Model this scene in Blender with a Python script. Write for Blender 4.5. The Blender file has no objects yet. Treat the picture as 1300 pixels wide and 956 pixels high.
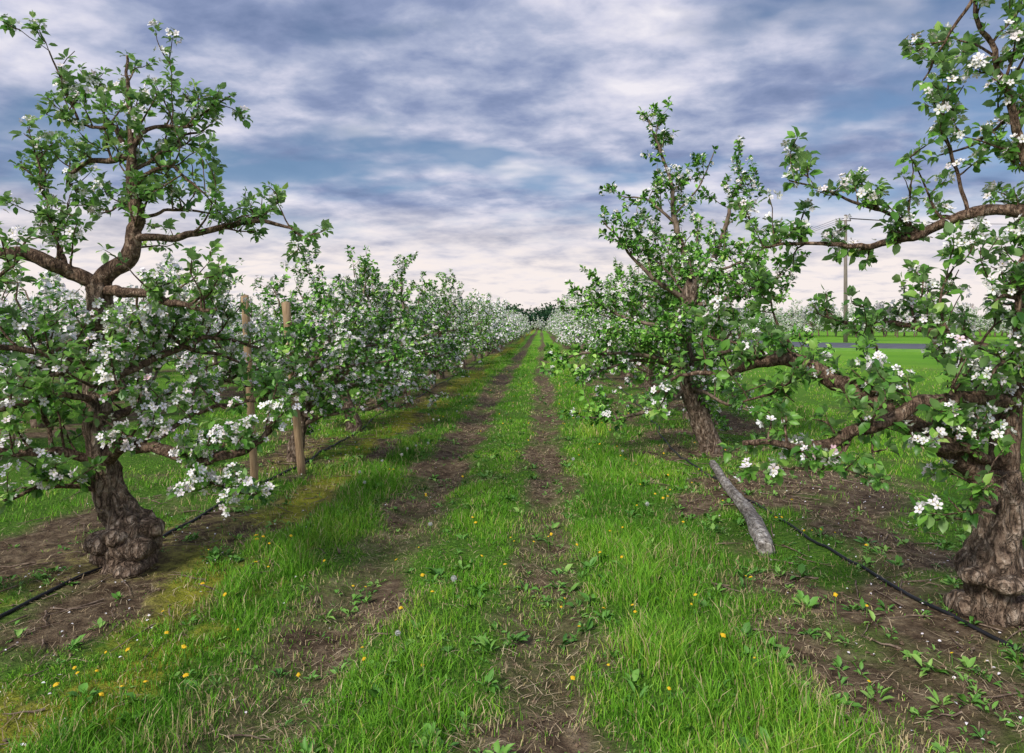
import bpy, math
import numpy as np
from mathutils import Vector
R = np.random.default_rng
scene = bpy.context.scene
scene.view_settings.view_transform = 'Standard'
scene.view_settings.look = 'None'
scene.view_settings.exposure = 0

# ------------------------------------------------------------------ noise
def _h(ix, iy, s):
    v = np.sin(ix*127.1 + iy*311.7 + s*74.7)*43758.5453
    return v - np.floor(v)
def vn(x, y, s=0):
    x = np.asarray(x, float); y = np.asarray(y, float)
    ix = np.floor(x); iy = np.floor(y); fx = x-ix; fy = y-iy
    fx = fx*fx*(3-2*fx); fy = fy*fy*(3-2*fy)
    a = _h(ix, iy, s); b = _h(ix+1, iy, s); c = _h(ix, iy+1, s); d = _h(ix+1, iy+1, s)
    return (a*(1-fx)+b*fx)*(1-fy)+(c*(1-fx)+d*fx)*fy
def fbm(x, y, s=0, o=3):
    t = 0; a = .5; n = 0
    for i in range(o):
        t = t + a*vn(x*2**i, y*2**i, s+i*13); n += a; a *= .5
    return t/n

# ------------------------------------------------------------------ terrain functions
ROWL, ROWR, PITCH = -2.70, 2.36, 5.06
def grassmask(x, y):
    x = np.asarray(x, float); y = np.asarray(y, float)
    w = .26*(fbm(x*.9, y*.45, 5)-.5) + .34*(fbm(x*3.1, y*2.3, 9)-.5)
    xx = x + w
    g = np.interp(xx, [-4.2, -3.8, -2.0, -1.78, -1.45, -1.3, -.90, -.76, -.24, -.12, .22, .38, .95, 1.2, 3.2, 3.6],
                      [.85,   .30,  .22,   1.0,   .95,  .24, .20,  .9,  .95, .26, .22, 1.0, 1.0, .30, .26, .9])
    xm = np.mod(xx-ROWL+PITCH/2, PITCH)-PITCH/2
    g2 = np.interp(np.abs(xm), [0, .9, 1.2], [.2, .3, .9])
    g = np.where(xx < -5.2, g2, g)
    patch = fbm(x*1.6, y*1.3, 21); path = (xx > -1.5) & (xx < .4)
    g = g*np.interp(patch, [.25, .5], [.6, 1.]) + np.interp(patch, [.46, .66], [0, .6])*(g < .5)*np.where(path, .35, 1.)
    return np.clip(g, 0, 1)
def mossmask(x, y):
    n = fbm(np.asarray(x)*1.6, np.asarray(y)*.8, 33)
    return np.clip(np.exp(-((x+2.02)/.32)**2)*1.4 + .35*np.exp(-((x+2.9)/.6)**2), 0, 1)*np.interp(n, [.33, .55], [0, 1])
def gz(x, y):
    x = np.asarray(x, float); y = np.asarray(y, float)
    near = np.clip(1-(np.hypot(x, y)-25)/40, 0, 1)
    z = .05*(fbm(x*.8, y*.6, 2)-.5)*2 + .022*(fbm(x*5, y*5, 3)-.5)*2
    z = z - .06*np.exp(-((x+1.08)/.2)**2) - .055*np.exp(-((x-.06)/.2)**2)
    z = z + .05*np.exp(-((x-ROWL)/.7)**2) + .04*np.exp(-((x-ROWR)/.7)**2)
    return z*near

# ------------------------------------------------------------------ mesh builder
class MB:
    def __init__(s): s.v = []; s.f = []; s.n = 0
    def add(s, verts, faces, mat=0, var=None, smooth=False):
        verts = np.asarray(verts, float).reshape(-1, 3)
        if var is None: var = np.full(len(verts), .5)
        s.v.append((verts, np.asarray(var, float)))
        for fa in (faces if isinstance(faces, list) else [faces]):
            fa = np.asarray(fa, np.int64)
            s.f.append((fa + s.n, mat, smooth))
        s.n += len(verts)
    def build(s, name, mats, attr='var'):
        V = np.concatenate([a for a, _ in s.v]); A = np.concatenate([b for _, b in s.v])
        loops = np.concatenate([f.ravel() for f, _, _ in s.f])
        tot = np.concatenate([np.full(len(f), f.shape[1]) for f, _, _ in s.f])
        mi = np.concatenate([np.full(len(f), m) for f, m, _ in s.f])
        sm = np.concatenate([np.full(len(f), k) for f, _, k in s.f])
        st = np.concatenate([[0], np.cumsum(tot)[:-1]])
        me = bpy.data.meshes.new(name)
        me.vertices.add(len(V)); me.vertices.foreach_set('co', V.astype(np.float32).ravel())
        me.loops.add(len(loops)); me.loops.foreach_set('vertex_index', loops.astype(np.int32))
        me.polygons.add(len(tot)); me.polygons.foreach_set('loop_start', st.astype(np.int32))
        me.polygons.foreach_set('loop_total', tot.astype(np.int32))
        me.polygons.foreach_set('material_index', mi.astype(np.int32))
        me.polygons.foreach_set('use_smooth', sm.astype(bool))
        a = me.attributes.new(attr, 'FLOAT', 'POINT'); a.data.foreach_set('value', A.astype(np.float32))
        for m in mats: me.materials.append(m)
        me.update(calc_edges=True)
        return me
def obj(name, me, loc=(0, 0, 0), rot=(0, 0, 0), sc=(1, 1, 1), parent=None):
    o = bpy.data.objects.new(name, me); scene.collection.objects.link(o)
    o.location = loc; o.rotation_euler = rot; o.scale = sc
    if parent: o.parent = parent
    return o
def nrm(a):
    return a/np.maximum(np.linalg.norm(a, axis=-1, keepdims=True), 1e-9)

def resample(pts, step):
    P = np.asarray(pts, float); n = len(P)
    if n < 3:
        k = max(2, int(np.linalg.norm(P[-1][:3]-P[0][:3])/step)+1)
        t = np.linspace(0, 1, k)[:, None]; return P[0]*(1-t)+P[-1]*t
    out = []
    E = np.vstack([2*P[0]-P[1], P, 2*P[-1]-P[-2]])
    for i in range(1, n):
        a, b, c, d = E[i-1], E[i], E[i+1], E[i+2]
        k = max(1, int(np.linalg.norm((c-b)[:3])/step))
        for t in np.arange(k)/k:
            out.append(.5*((2*b)+(-a+c)*t+(2*a-5*b+4*c-d)*t*t+(-a+3*b-3*c+d)*t**3))
    out.append(P[-1]); return np.array(out)
def tube(mb, P, r, sides=6, mat=0, rough=0., seed=0, cap=True, var=.5):
    P = np.asarray(P, float); n = len(P); r = np.broadcast_to(r, (n,)).astype(float)
    T = nrm(np.gradient(P, axis=0))
    ref = np.array([0, 1., 0]) if abs(T[:, 1]).mean() < .8 else np.array([1., 0, 0])
    U = nrm(np.cross(T, ref)); W = np.cross(T, U)
    a = np.arange(sides)/sides*2*math.pi
    rr = np.repeat(r[:, None], sides, 1)
    if rough > 0:
        L = np.concatenate([[0], np.cumsum(np.linalg.norm(np.diff(P, axis=0), axis=1))])
        ca = np.cos(a)[None]*1.6; sa = np.sin(a)[None]*1.6; LL = L[:, None]
        nz = fbm(ca*1.3+LL*7+seed, sa*1.3+LL*5+seed*3, seed, 3)-.5
        nz2 = vn(ca*6+LL*9+seed, sa*6-LL*13, seed+3)-.5
        rr = rr*(1+rough*2*nz+rough*.7*nz2)
    V = P[:, None]+rr[..., None]*(np.cos(a)[None, :, None]*U[:, None]+np.sin(a)[None, :, None]*W[:, None])
    i = np.arange(n-1)[:, None]*sides; j = np.arange(sides)[None]; j2 = (j+1) % sides
    F = np.stack([i+j, i+j2, i+sides+j2, i+sides+j], -1).reshape(-1, 4)
    V = V.reshape(-1, 3); fs = [F]
    if cap:
        V = np.vstack([V, P[-1]+T[-1]*r[-1]*.3, P[0]]); k = n*sides
        jj = np.arange(sides)
        fs.append(np.stack([(n-1)*sides+jj, (n-1)*sides+(jj+1) % sides, np.full(sides, k)], -1))
        fs.append(np.stack([(jj+1) % sides, jj, np.full(sides, k+1)], -1))
    mb.add(V, fs, mat, np.full(len(V), var), True)

# ------------------------------------------------------------------ materials
def newmat(name):
    m = bpy.data.materials.new(name); m.use_nodes = True
    nt = m.node_tree; nt.nodes.clear(); return m, nt
def N(nt, t, **k):
    n = nt.nodes.new(t)
    for a, b in k.items(): setattr(n, a, b)
    return n
def ramp(nt, stops):
    r = nt.nodes.new('ShaderNodeValToRGB'); e = r.color_ramp.elements
    while len(e) > 1: e.remove(e[-1])
    e[0].position = stops[0][0]; e[0].color = (*stops[0][1], 1)
    for p, c in stops[1:]:
        q = e.new(p); q.color = (*c, 1)
    return r
def leafmat(name, stops, trans=.35, rough=.45, spec=.35, under=None):
    m, nt = newmat(name); l = nt.links.new
    at = N(nt, 'ShaderNodeAttribute', attribute_name='var')
    rp = ramp(nt, stops); l(at.outputs['Fac'], rp.inputs[0]); col = rp.outputs[0]
    if under:
        g = N(nt, 'ShaderNodeNewGeometry'); mx = N(nt, 'ShaderNodeMix', data_type='RGBA')
        mu = N(nt, 'ShaderNodeMath', operation='MULTIPLY'); l(g.outputs['Backfacing'], mu.inputs[0]); mu.inputs[1].default_value = .5
        l(mu.outputs[0], mx.inputs[0]); l(col, mx.inputs[6]); mx.inputs[7].default_value = (*under, 1); col = mx.outputs[2]
    p = N(nt, 'ShaderNodeBsdfPrincipled'); p.inputs['Roughness'].default_value = rough
    p.inputs['Specular IOR Level'].default_value = spec
    l(col, p.inputs['Base Color'])
    o = N(nt, 'ShaderNodeOutputMaterial')
    if trans <= 0: l(p.outputs[0], o.inputs[0]); return m
    t = N(nt, 'ShaderNodeBsdfTranslucent')
    hs = N(nt, 'ShaderNodeHueSaturation'); hs.inputs['Value'].default_value = 1.4; hs.inputs['Hue'].default_value = .488
    l(col, hs.inputs['Color']); l(hs.outputs[0], t.inputs[0])
    ms = N(nt, 'ShaderNodeMixShader'); ms.inputs[0].default_value = trans
    l(p.outputs[0], ms.inputs[1]); l(t.outputs[0], ms.inputs[2]); l(ms.outputs[0], o.inputs[0]); return m
def roughmat(name, stops, scale=(10, 10, 10), rough=.85, bump=.5, nscale=5, det=4, bd=.02, crack=None):
    m, nt = newmat(name); l = nt.links.new
    tc = N(nt, 'ShaderNodeTexCoord'); mp = N(nt, 'ShaderNodeMapping'); mp.inputs['Scale'].default_value = scale
    l(tc.outputs['Object'], mp.inputs[0])
    no = N(nt, 'ShaderNodeTexNoise'); no.inputs['Scale'].default_value = nscale; no.inputs['Detail'].default_value = det
    no.inputs['Roughness'].default_value = .68
    l(mp.outputs[0], no.inputs['Vector'])
    rp = ramp(nt, stops); l(no.outputs[0], rp.inputs[0]); col = rp.outputs[0]; h = no.outputs[0]
    if crack:
        n2 = N(nt, 'ShaderNodeTexNoise'); n2.inputs['Scale'].default_value = crack; n2.inputs['Detail'].default_value = 4; n2.inputs['Roughness'].default_value = .6; n2.inputs['Distortion'].default_value = 1.2
        mv = N(nt, 'ShaderNodeMapping'); mv.inputs['Scale'].default_value = (1, 1, .33)
        l(tc.outputs['Object'], mv.inputs[0]); l(mv.outputs[0], n2.inputs['Vector'])
        cr = ramp(nt, [(.40, (1, 1, 1)), (.48, (.45, .43, .42)), (.505, (.15, .14, .14)), (.53, (.5, .48, .46)), (.60, (1, 1, 1))]); l(n2.outputs[0], cr.inputs[0])
        mm = N(nt, 'ShaderNodeMix', data_type='RGBA', blend_type='MULTIPLY'); mm.inputs[0].default_value = .7
        l(col, mm.inputs[6]); l(cr.outputs[0], mm.inputs[7]); col = mm.outputs[2]
        ma = N(nt, 'ShaderNodeMath', operation='MULTIPLY_ADD'); ma.inputs[1].default_value = .7
        l(cr.outputs[0], ma.inputs[0]); l(no.outputs[0], ma.inputs[2]); h = ma.outputs[0]
    p = N(nt, 'ShaderNodeBsdfPrincipled'); p.inputs['Roughness'].default_value = rough
    p.inputs['Specular IOR Level'].default_value = .25
    l(col, p.inputs['Base Color'])
    if bump > 0:
        b = N(nt, 'ShaderNodeBump'); b.inputs['Strength'].default_value = bump; b.inputs['Distance'].default_value = bd
        l(h, b.inputs['Height']); l(b.outputs[0], p.inputs['Normal'])
    o = N(nt, 'ShaderNodeOutputMaterial'); l(p.outputs[0], o.inputs[0]); return m

LEAF = [(0, (.04, .125, .020)), (.35, (.10, .27, .035)), (.7, (.22, .47, .07)), (1, (.40, .58, .14))]
M_leaf = leafmat('apple_leaf', LEAF, .3, .4, .45, under=(.32, .45, .22))
M_leaf2 = leafmat('apple_leaf_row', [(p, (r*1.15, g*1.15, b*1.15)) for p, (r, g, b) in LEAF], 0, .5, .3)
M_petal = leafmat('apple_petal', [(0, (.80, .45, .53)), (.25, (.86, .75, .79)), (1, (.91, .90, .90))], 0, .6, .2)
M_stamen = leafmat('stamen', [(0, (.55, .45, .08)), (1, (.6, .55, .15))], 0, .6, .2)
M_bark = roughmat('bark', [(.32, (.06, .036, .024)), (.48, (.20, .125, .085)), (.6, (.32, .22, .155)), (.72, (.48, .38, .30))], (1, 1, 1), nscale=34, bump=1., bd=.012, crack=26)
M_barkf = roughmat('bark_row', [(.3, (.08, .05, .035)), (.7, (.32, .24, .18))], (1, 1, .5), nscale=25, bump=0, det=2)
M_trunk = roughmat('trunk_bark', [(.32, (.08, .050, .035)), (.5, (.27, .19, .135)), (.66, (.54, .43, .34))], (1, 1, .6), nscale=24, bump=1., bd=.03, crack=16)
M_grass = leafmat('grass_blade', [(0, (.045, .14, .010)), (.4, (.11, .31, .018)), (.7, (.22, .48, .035)), (.86, (.40, .53, .07)), (.91, (.50, .40, .19)), (1, (.60, .50, .28))], 0, .55, .2)
M_weed = leafmat('weed_leaf', [(0, (.05, .15, .025)), (.6, (.13, .32, .045)), (1, (.27, .45, .10))], 0, .5, .3)
M_straw = leafmat('straw', [(0, (.12, .08, .05)), (.4, (.32, .23, .14)), (1, (.66, .54, .35))], 0, .8, .1)
M_yellow = leafmat('dandelion_yellow', [(0, (.75, .42, .01)), (1, (.85, .58, .03))], 0, .6, .2)
M_puff = leafmat('dandelion_fluff', [(0, (.5, .5, .48)), (1, (.75, .75, .72))], .4, .8, .1)
M_clod = roughmat('soil_clod', [(.3, (.06, .038, .024)), (.7, (.24, .165, .105))], (1, 1, 1), nscale=30, bump=0, det=2)
M_hose = roughmat('black_pipe', [(0, (.012, .012, .014)), (1, (.03, .03, .035))], (1, 1, 1), rough=.4, bump=0, det=1)
M_stake = roughmat('stake_wood', [(.3, (.22, .14, .08)), (.7, (.50, .35, .21))], (1, 1, .08), nscale=60, bump=.4, bd=.005)
M_grey = roughmat('weathered_wood', [(.3, (.12, .10, .085)), (.5, (.38, .34, .30)), (.68, (.66, .63, .59))], (1, .2, 1), nscale=30, bump=.9, bd=.02, crack=9)
M_pole = roughmat('pole_wood', [(.3, (.16, .13, .11)), (.7, (.30, .26, .22))], (1, 1, .1), nscale=10, bump=0, det=2)
M_asph = roughmat('asphalt', [(.3, (.085, .09, .11)), (.7, (.14, .145, .17))], (1, 1, 1), nscale=2, bump=0, det=3)
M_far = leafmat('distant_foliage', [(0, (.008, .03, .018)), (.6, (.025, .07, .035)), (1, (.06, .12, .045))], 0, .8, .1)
M_wall = roughmat('painted_wall', [(0, (.5, .5, .5)), (1, (.62, .62, .6))], (1, 1, 1), bump=0, det=2)
M_roof = roughmat('roof', [(0, (.10, .10, .11)), (1, (.17, .17, .18))], (1, 1, 1), bump=0, det=2)
M_dark = roughmat('window_dark', [(0, (.02, .02, .03)), (1, (.03, .03, .04))], (1, 1, 1), rough=.2, bump=0, det=1)

def ground_mat():
    m, nt = newmat('orchard_ground'); l = nt.links.new
    geo = N(nt, 'ShaderNodeNewGeometry'); pos = geo.outputs['Position']
    ag = N(nt, 'ShaderNodeAttribute', attribute_name='grass'); am = N(nt, 'ShaderNodeAttribute', attribute_name='moss')
    def noise(s, d=5, r=.6):
        n = N(nt, 'ShaderNodeTexNoise'); n.inputs['Scale'].default_value = s; n.inputs['Detail'].default_value = d
        n.inputs['Roughness'].default_value = r; l(pos, n.inputs['Vector']); return n.outputs[0]
    n1 = noise(10, 6, .72); n2 = noise(2.3, 4, .6); n3 = noise(45, 3, .7); n4 = noise(.12, 3, .6)
    dirt = ramp(nt, [(.28, (.03, .02, .013)), (.42, (.09, .06, .038)), (.55, (.18, .13, .082)), (.70, (.36, .28, .18))]); l(n1, dirt.inputs[0])
    gr = ramp(nt, [(.3, (.03, .08, .01)), (.5, (.08, .18, .02)), (.7, (.18, .30, .045))]); l(n3, gr.inputs[0])
    far = ramp(nt, [(.3, (.10, .28, .02)), (.55, (.17, .38, .03)), (.75, (.27, .45, .05))]); l(n4, far.inputs[0])
    ln = N(nt, 'ShaderNodeVectorMath', operation='LENGTH'); l(pos, ln.inputs[0])
    mr = N(nt, 'ShaderNodeMapRange'); mr.inputs[1].default_value = 12; mr.inputs[2].default_value = 35; l(ln.outputs['Value'], mr.inputs[0])
    g2 = N(nt, 'ShaderNodeMix', data_type='RGBA'); l(mr.outputs[0], g2.inputs[0]); l(gr.outputs[0], g2.inputs[6]); l(far.outputs[0], g2.inputs[7])
    a1 = N(nt, 'ShaderNodeMath', operation='MULTIPLY_ADD'); l(n2, a1.inputs[0]); a1.inputs[1].default_value = .9; l(ag.outputs['Fac'], a1.inputs[2])
    a2 = N(nt, 'ShaderNodeMapRange'); a2.inputs[1].default_value = .70; a2.inputs[2].default_value = 1.2; l(a1.outputs[0], a2.inputs[0])
    mo = ramp(nt, [(.3, (.13, .16, .015)), (.7, (.42, .40, .05))]); l(n1, mo.inputs[0])
    mA = N(nt, 'ShaderNodeMix', data_type='RGBA'); l(a2.outputs[0], mA.inputs[0]); l(dirt.outputs[0], mA.inputs[6]); l(g2.outputs[2], mA.inputs[7])
    b1 = N(nt, 'ShaderNodeMath', operation='MULTIPLY_ADD'); l(n1, b1.inputs[0]); b1.inputs[1].default_value = 1.3; l(am.outputs['Fac'], b1.inputs[2])
    b2 = N(nt, 'ShaderNodeMapRange'); b2.inputs[1].default_value = .88; b2.inputs[2].default_value = 1.45; l(b1.outputs[0], b2.inputs[0])
    mB = N(nt, 'ShaderNodeMix', data_type='RGBA'); l(b2.outputs[0], mB.inputs[0]); l(mA.outputs[2], mB.inputs[6]); l(mo.outputs[0], mB.inputs[7])
    p = N(nt, 'ShaderNodeBsdfPrincipled'); p.inputs['Roughness'].default_value = .95; p.inputs['Specular IOR Level'].default_value = .1
    l(mB.outputs[2], p.inputs['Base Color'])
    b = N(nt, 'ShaderNodeBump'); b.inputs['Strength'].default_value = 1.; b.inputs['Distance'].default_value = .06
    l(n1, b.inputs['Height']); l(b.outputs[0], p.inputs['Normal'])
    o = N(nt, 'ShaderNodeOutputMaterial'); l(p.outputs[0], o.inputs[0]); return m

def axis(lo, hi, step, far):
    a = list(np.arange(lo, hi+1e-6, step)); s = step
    x = a[-1]
    while x < far: s *= 1.18; x += s; a.append(x)
    x = a[0]; s = step; b = []
    while x > -far: s *= 1.18; x -= s; b.append(x)
    return np.array(b[::-1]+a)
gx = axis(-5, 5, .06, 900); gy = axis(1, 12, .07, 900)
GX, GY = np.meshgrid(gx, gy); GZ = gz(GX, GY)
nx, ny = len(gx), len(gy)
mb = MB(); i = np.arange(ny-1)[:, None]*nx+np.arange(nx-1)[None]
F = np.stack([i, i+1, i+nx+1, i+nx], -1).reshape(-1, 4)
mb.add(np.stack([GX, GY, GZ], -1), F, 0, grassmask(GX, GY).ravel(), True)
me = mb.build('ground', [ground_mat()], 'grass')
a = me.attributes.new('moss', 'FLOAT', 'POINT'); a.data.foreach_set('value', mossmask(GX, GY).ravel().astype(np.float32))
obj('ground', me)

# ------------------------------------------------------------------ leaves / flowers
LT = np.array([[0, 0, 0], [-.40, .32, .10], [0, .36, 0], [.40, .32, .10], [-.36, .68, .07], [0, .70, -.03], [.36, .68, .07], [0, 1, -.16]])
LF3 = np.array([[0, 3, 2], [0, 2, 1], [5, 6, 7], [5, 7, 4]]); LF4 = np.array([[2, 3, 6, 5], [2, 5, 4, 1]])
LTs = np.array([[0, 0, 0], [.38, .45, .08], [0, 1, -.1], [-.38, .45, .08]])
def add_leaves(mb, rng, pos, d, nr, L, W, mat, var, simple=False):
    n = len(pos); d = nrm(d); s = nrm(np.cross(d, nr)); nn = np.cross(s, d); T_ = LTs if simple else LT; K = len(T_)
    V = pos[:, None] + T_[None, :, 0, None]*s[:, None]*W[:, None, None] + T_[None, :, 1, None]*d[:, None]*L[:, None, None] + T_[None, :, 2, None]*nn[:, None]*L[:, None, None]*rng.uniform(.3, 1.8, (n, 1, 1))
    o = (np.arange(n)*K)[:, None, None]
    if simple: fs = (np.array([[0, 1, 2], [0, 2, 3]])[None]+o).reshape(-1, 3)
    else: fs = [(LF3[None]+o).reshape(-1, 3), (LF4[None]+o).reshape(-1, 4)]
    mb.add(V, fs, mat, np.repeat(var, K), not simple)
def flower_template():
    V = []; F3 = []; F4 = []
    for k in range(5):
        a = k*2*math.pi/5; c, s = math.cos(a), math.sin(a)
        for (u, v, w) in [(.08, 0, 0), (.55, -.34, .22), (.98, -.20, .30), (.98, .20, .30), (.55, .34, .22)]:
            V.append((u*c-v*s, u*s+v*c, w))
        b = k*5; F3.append((b, b+1, b+4)); F4.append((b+1, b+2, b+3, b+4))
    return np.array(V), np.array(F3), np.array(F4)
FT, FF3, FF4 = flower_template()
def add_flowers(mb, rng, pos, nr, rad, mat, matc, simple=False):
    n = len(pos); nr = nrm(nr); s = nrm(np.cross(nr, rng.normal(size=(n, 3)))); t = np.cross(nr, s)
    if simple:
        q = np.array([[1, 0, .25], [.3, .95, .25], [-.8, .58, .25], [-.8, -.58, .25], [.3, -.95, .25], [0, 0, 0]])
        V = pos[:, None]+rad[:, None, None]*(q[None, :, 0, None]*s[:, None]+q[None, :, 1, None]*t[:, None]+q[None, :, 2, None]*nr[:, None])
        ff = np.array([[0, 1, 5], [1, 2, 5], [2, 3, 5], [3, 4, 5], [4, 0, 5]]); o = (np.arange(n)*6)[:, None, None]
        mb.add(V, (ff[None]+o).reshape(-1, 3), mat, np.repeat(rng.beta(3, 1.2, n), 6)); return
    cup = rng.uniform(.5, 1.7, (n, 1, 1))
    V = pos[:, None]+rad[:, None, None]*(FT[None, :, 0, None]*s[:, None]+FT[None, :, 1, None]*t[:, None]+FT[None, :, 2, None]*cup*nr[:, None])
    o = (np.arange(n)*25)[:, None, None]
    var = np.repeat(np.clip(rng.beta(3, 1.2, n), 0, 1), 25)
    mb.add(V, [(FF3[None]+o).reshape(-1, 3), (FF4[None]+o).reshape(-1, 4)], mat, var, False)
    q = np.array([[1, 0, 1], [-.5, .86, 1], [-.5, -.86, 1], [0, 0, .3]])*.2
    V = pos[:, None]+rad[:, None, None]*(q[None, :, 0, None]*s[:, None]+q[None, :, 1, None]*t[:, None]+q[None, :, 2, None]*nr[:, None]*1.4)
    o = (np.arange(n)*4)[:, None, None]; ff = np.array([[0, 1, 2], [0, 1, 3], [1, 2, 3], [2, 0, 3]])
    mb.add(V, (ff[None]+o).reshape(-1, 3), matc, rng.uniform(0, 1, n*4))

# ------------------------------------------------------------------ apple tree
def make_tree(name, seed, limbs, twig=7., tlen=(.18, .55), leafL=(.04, .085), nleaf=(4, 8), bloom=lambda z: .2, dens=lambda z: 1., step=.055, rough=.16, hero=False, lod=False, rs=1., knobs=()):
    rng = R(seed); mb = MB(); SP = []; SD = []
    def spurs(P, start=.15, st=step):
        L = np.linalg.norm(np.diff(P, axis=0), axis=1); c = np.concatenate([[0], np.cumsum(L)]); tot = c[-1]
        n = max(1, int(tot*(1-start)/st))
        t = np.append(start*tot+(tot*(1-start))*rng.uniform(0, 1, n), tot)
        p = np.stack([np.interp(t, c, P[:, k]) for k in range(3)], -1)
        T = nrm(np.gradient(P, axis=0)); d = np.stack([np.interp(t, c, T[:, k]) for k in range(3)], -1)
        keep = rng.uniform(size=len(t)) < np.array([dens(z) for z in p[:, 2]])
        SP.append(p[keep]); SD.append(d[keep])
    def twigp(p, d, ln, up=.10):
        n = max(4, int(ln/.07)) if not lod else 3; out = [p]; s = ln/n
        for _ in range(n):
            d = nrm(d+rng.normal(size=3)*.20+np.array([0, 0, up])); p = p+d*s; out.append(p)
        return np.array(out)
    for (kx, ky, kz, kr, sq) in knobs:     # gnarled burls around the graft
        t = np.linspace(0, math.pi, 12); P = np.array([[kx, ky, kz-math.cos(q)*kr*sq] for q in t])
        tube(mb, P, np.sin(t)*kr+.002, 20, 0, .38, int(abs(kx*997+kz*131)), True)
    for li, (pts, rad) in enumerate(limbs):
        A = np.column_stack([np.asarray(pts, float), np.interp(np.linspace(0, 1, len(pts)), np.linspace(0, 1, len(rad)), rad)])
        A = resample(A, .03 if hero else (.2 if lod else .08))
        P = A[:, :3].copy(); r = A[:, 3]*rs
        if li > 0:
            P += (np.stack([fbm(np.arange(len(P))*(.16 if hero else .3)+li*7, np.zeros(len(P))+k*9, seed) for k in range(3)], -1)-.5)*.08*np.minimum(np.arange(len(P))/6, 1)[:, None]
        big = li == 0
        tube(mb, P, r, 30 if (big and hero) else (12 if hero else ((9 if big else 6) if not lod else 4)), 0 if big else 1, rough*1.5 if big else rough, seed+li)
        Ls = np.linalg.norm(np.diff(P, axis=0), axis=1).sum()
        if big: continue
        T = nrm(np.gradient(P, axis=0))
        nt_ = int(Ls*twig)
        for _ in range(nt_):
            k = rng.uniform(.10, 1)**.8; ii = min(len(P)-1, int(k*len(P))); p = P[ii]
            if rng.uniform() > dens(p[2]): continue
            d = nrm(nrm(rng.normal(size=3))*.9+T[ii]*.55+np.array([0, 0, .45]))
            ln = rng.uniform(*tlen)*(1.1-.35*k)
            if rng.uniform() < .08: ln *= 1.6; d = nrm(d*.4+np.array([0, 0, 1.]))
            Q = twigp(p, d, ln)
            if not lod: tube(mb, Q, np.linspace(min(.009, r[ii]*.6), .0025, len(Q)), 5 if hero else 3, 1, 0, 0, False)
            spurs(Q)
            for _ in range(rng.integers(1, 3)):
                jj = rng.integers(1, len(Q)); dd = nrm(nrm(rng.normal(size=3))*.8+nrm(Q[jj]-Q[jj-1])*.6+np.array([0, 0, .3]))
                S = twigp(Q[jj], dd, ln*rng.uniform(.25, .55))
                if not lod: tube(mb, S, np.linspace(.005, .002, len(S)), 4 if hero else 3, 1, 0, 0, False)
                spurs(S)
        spurs(P, .3, step*2.2)
    SP = np.concatenate(SP); SD = np.concatenate(SD)
    k = rng.integers(nleaf[0], nleaf[1]+1, len(SP)); idx = np.repeat(np.arange(len(SP)), k); n = len(idx)
    rd = nrm(rng.normal(size=(n, 3)))
    d = nrm(rd*1.0+SD[idx]*.45+np.array([0, 0, .25])); d[:, 2] -= rng.uniform(0, .45, n)
    nr = nrm(np.array([0, 0, 1.])+rng.normal(size=(n, 3))*.5)
    L = rng.uniform(*leafL, n)*rng.choice([.6, .85, 1, 1], n)
    sv = np.clip(rng.normal(.46, .2, len(SP)), 0, 1)
    var = np.clip(sv[idx]+rng.normal(0, .16, n), 0, 1)
    add_leaves(mb, rng, SP[idx]+rd*.012, d, nr, L, L*rng.uniform(.6, .8, n), 2, var, lod)
    pb = np.array([bloom(z) for z in SP[:, 2]])*np.interp(fbm(SP[:, 0]*2.2, SP[:, 1]*2.2+SP[:, 2]*2.2, seed+4, 2), [.3, .6], [.2, 1.9])
    sel = np.where(rng.uniform(size=len(SP)) < pb)[0]
    k = rng.integers(3, 7, len(sel)) if not lod else np.full(len(sel), 3); idx = np.repeat(sel, k); n = len(idx)
    off = nrm(nrm(rng.normal(size=(n, 3)))+SD[idx]*.4+np.array([0, 0, .5]))
    big = 1.9 if lod else 1.
    add_flowers(mb, rng, SP[idx]+off*rng.uniform(.03, .06, (n, 1))*big, nrm(off+rng.normal(size=(n, 3))*.35), rng.uniform(.016, .029, n)*big, 3, 4, lod)
    return mb.build(name, [M_trunk if not lod else M_barkf, M_bark if hero else M_barkf, M_leaf if hero else M_leaf2, M_petal, M_stamen])

def sk(pts, s):   # limb sketch in local units -> metres; (dx, dz[, depth m])
    return [(p[0]*s, (p[2] if len(p) > 2 else 0), p[1]*s) for p in pts]
def autolimbs(rng, trunk, zs, n, ln, rise=(.1, .6), r=(.035, .009), az0=0.):
    out = []; T = np.array(trunk)
    for k in range(n):
        z = rng.uniform(*zs); p = np.array([np.interp(z, T[:, 2], T[:, 0]), np.interp(z, T[:, 2], T[:, 1]), z])
        a = az0+k*2.4+rng.normal()*.3; L = rng.uniform(*ln); q = [p]
        el = rng.uniform(*rise); m = 6
        for _ in range(m):
            a += rng.normal()*.25; el = el*.85+rng.normal()*.22+.05
            p = p+np.array([math.cos(a)*math.cos(el), math.sin(a)*math.cos(el), math.sin(el)])*L/m; q.append(p)
        out.append((q, r))
    return out

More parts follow.
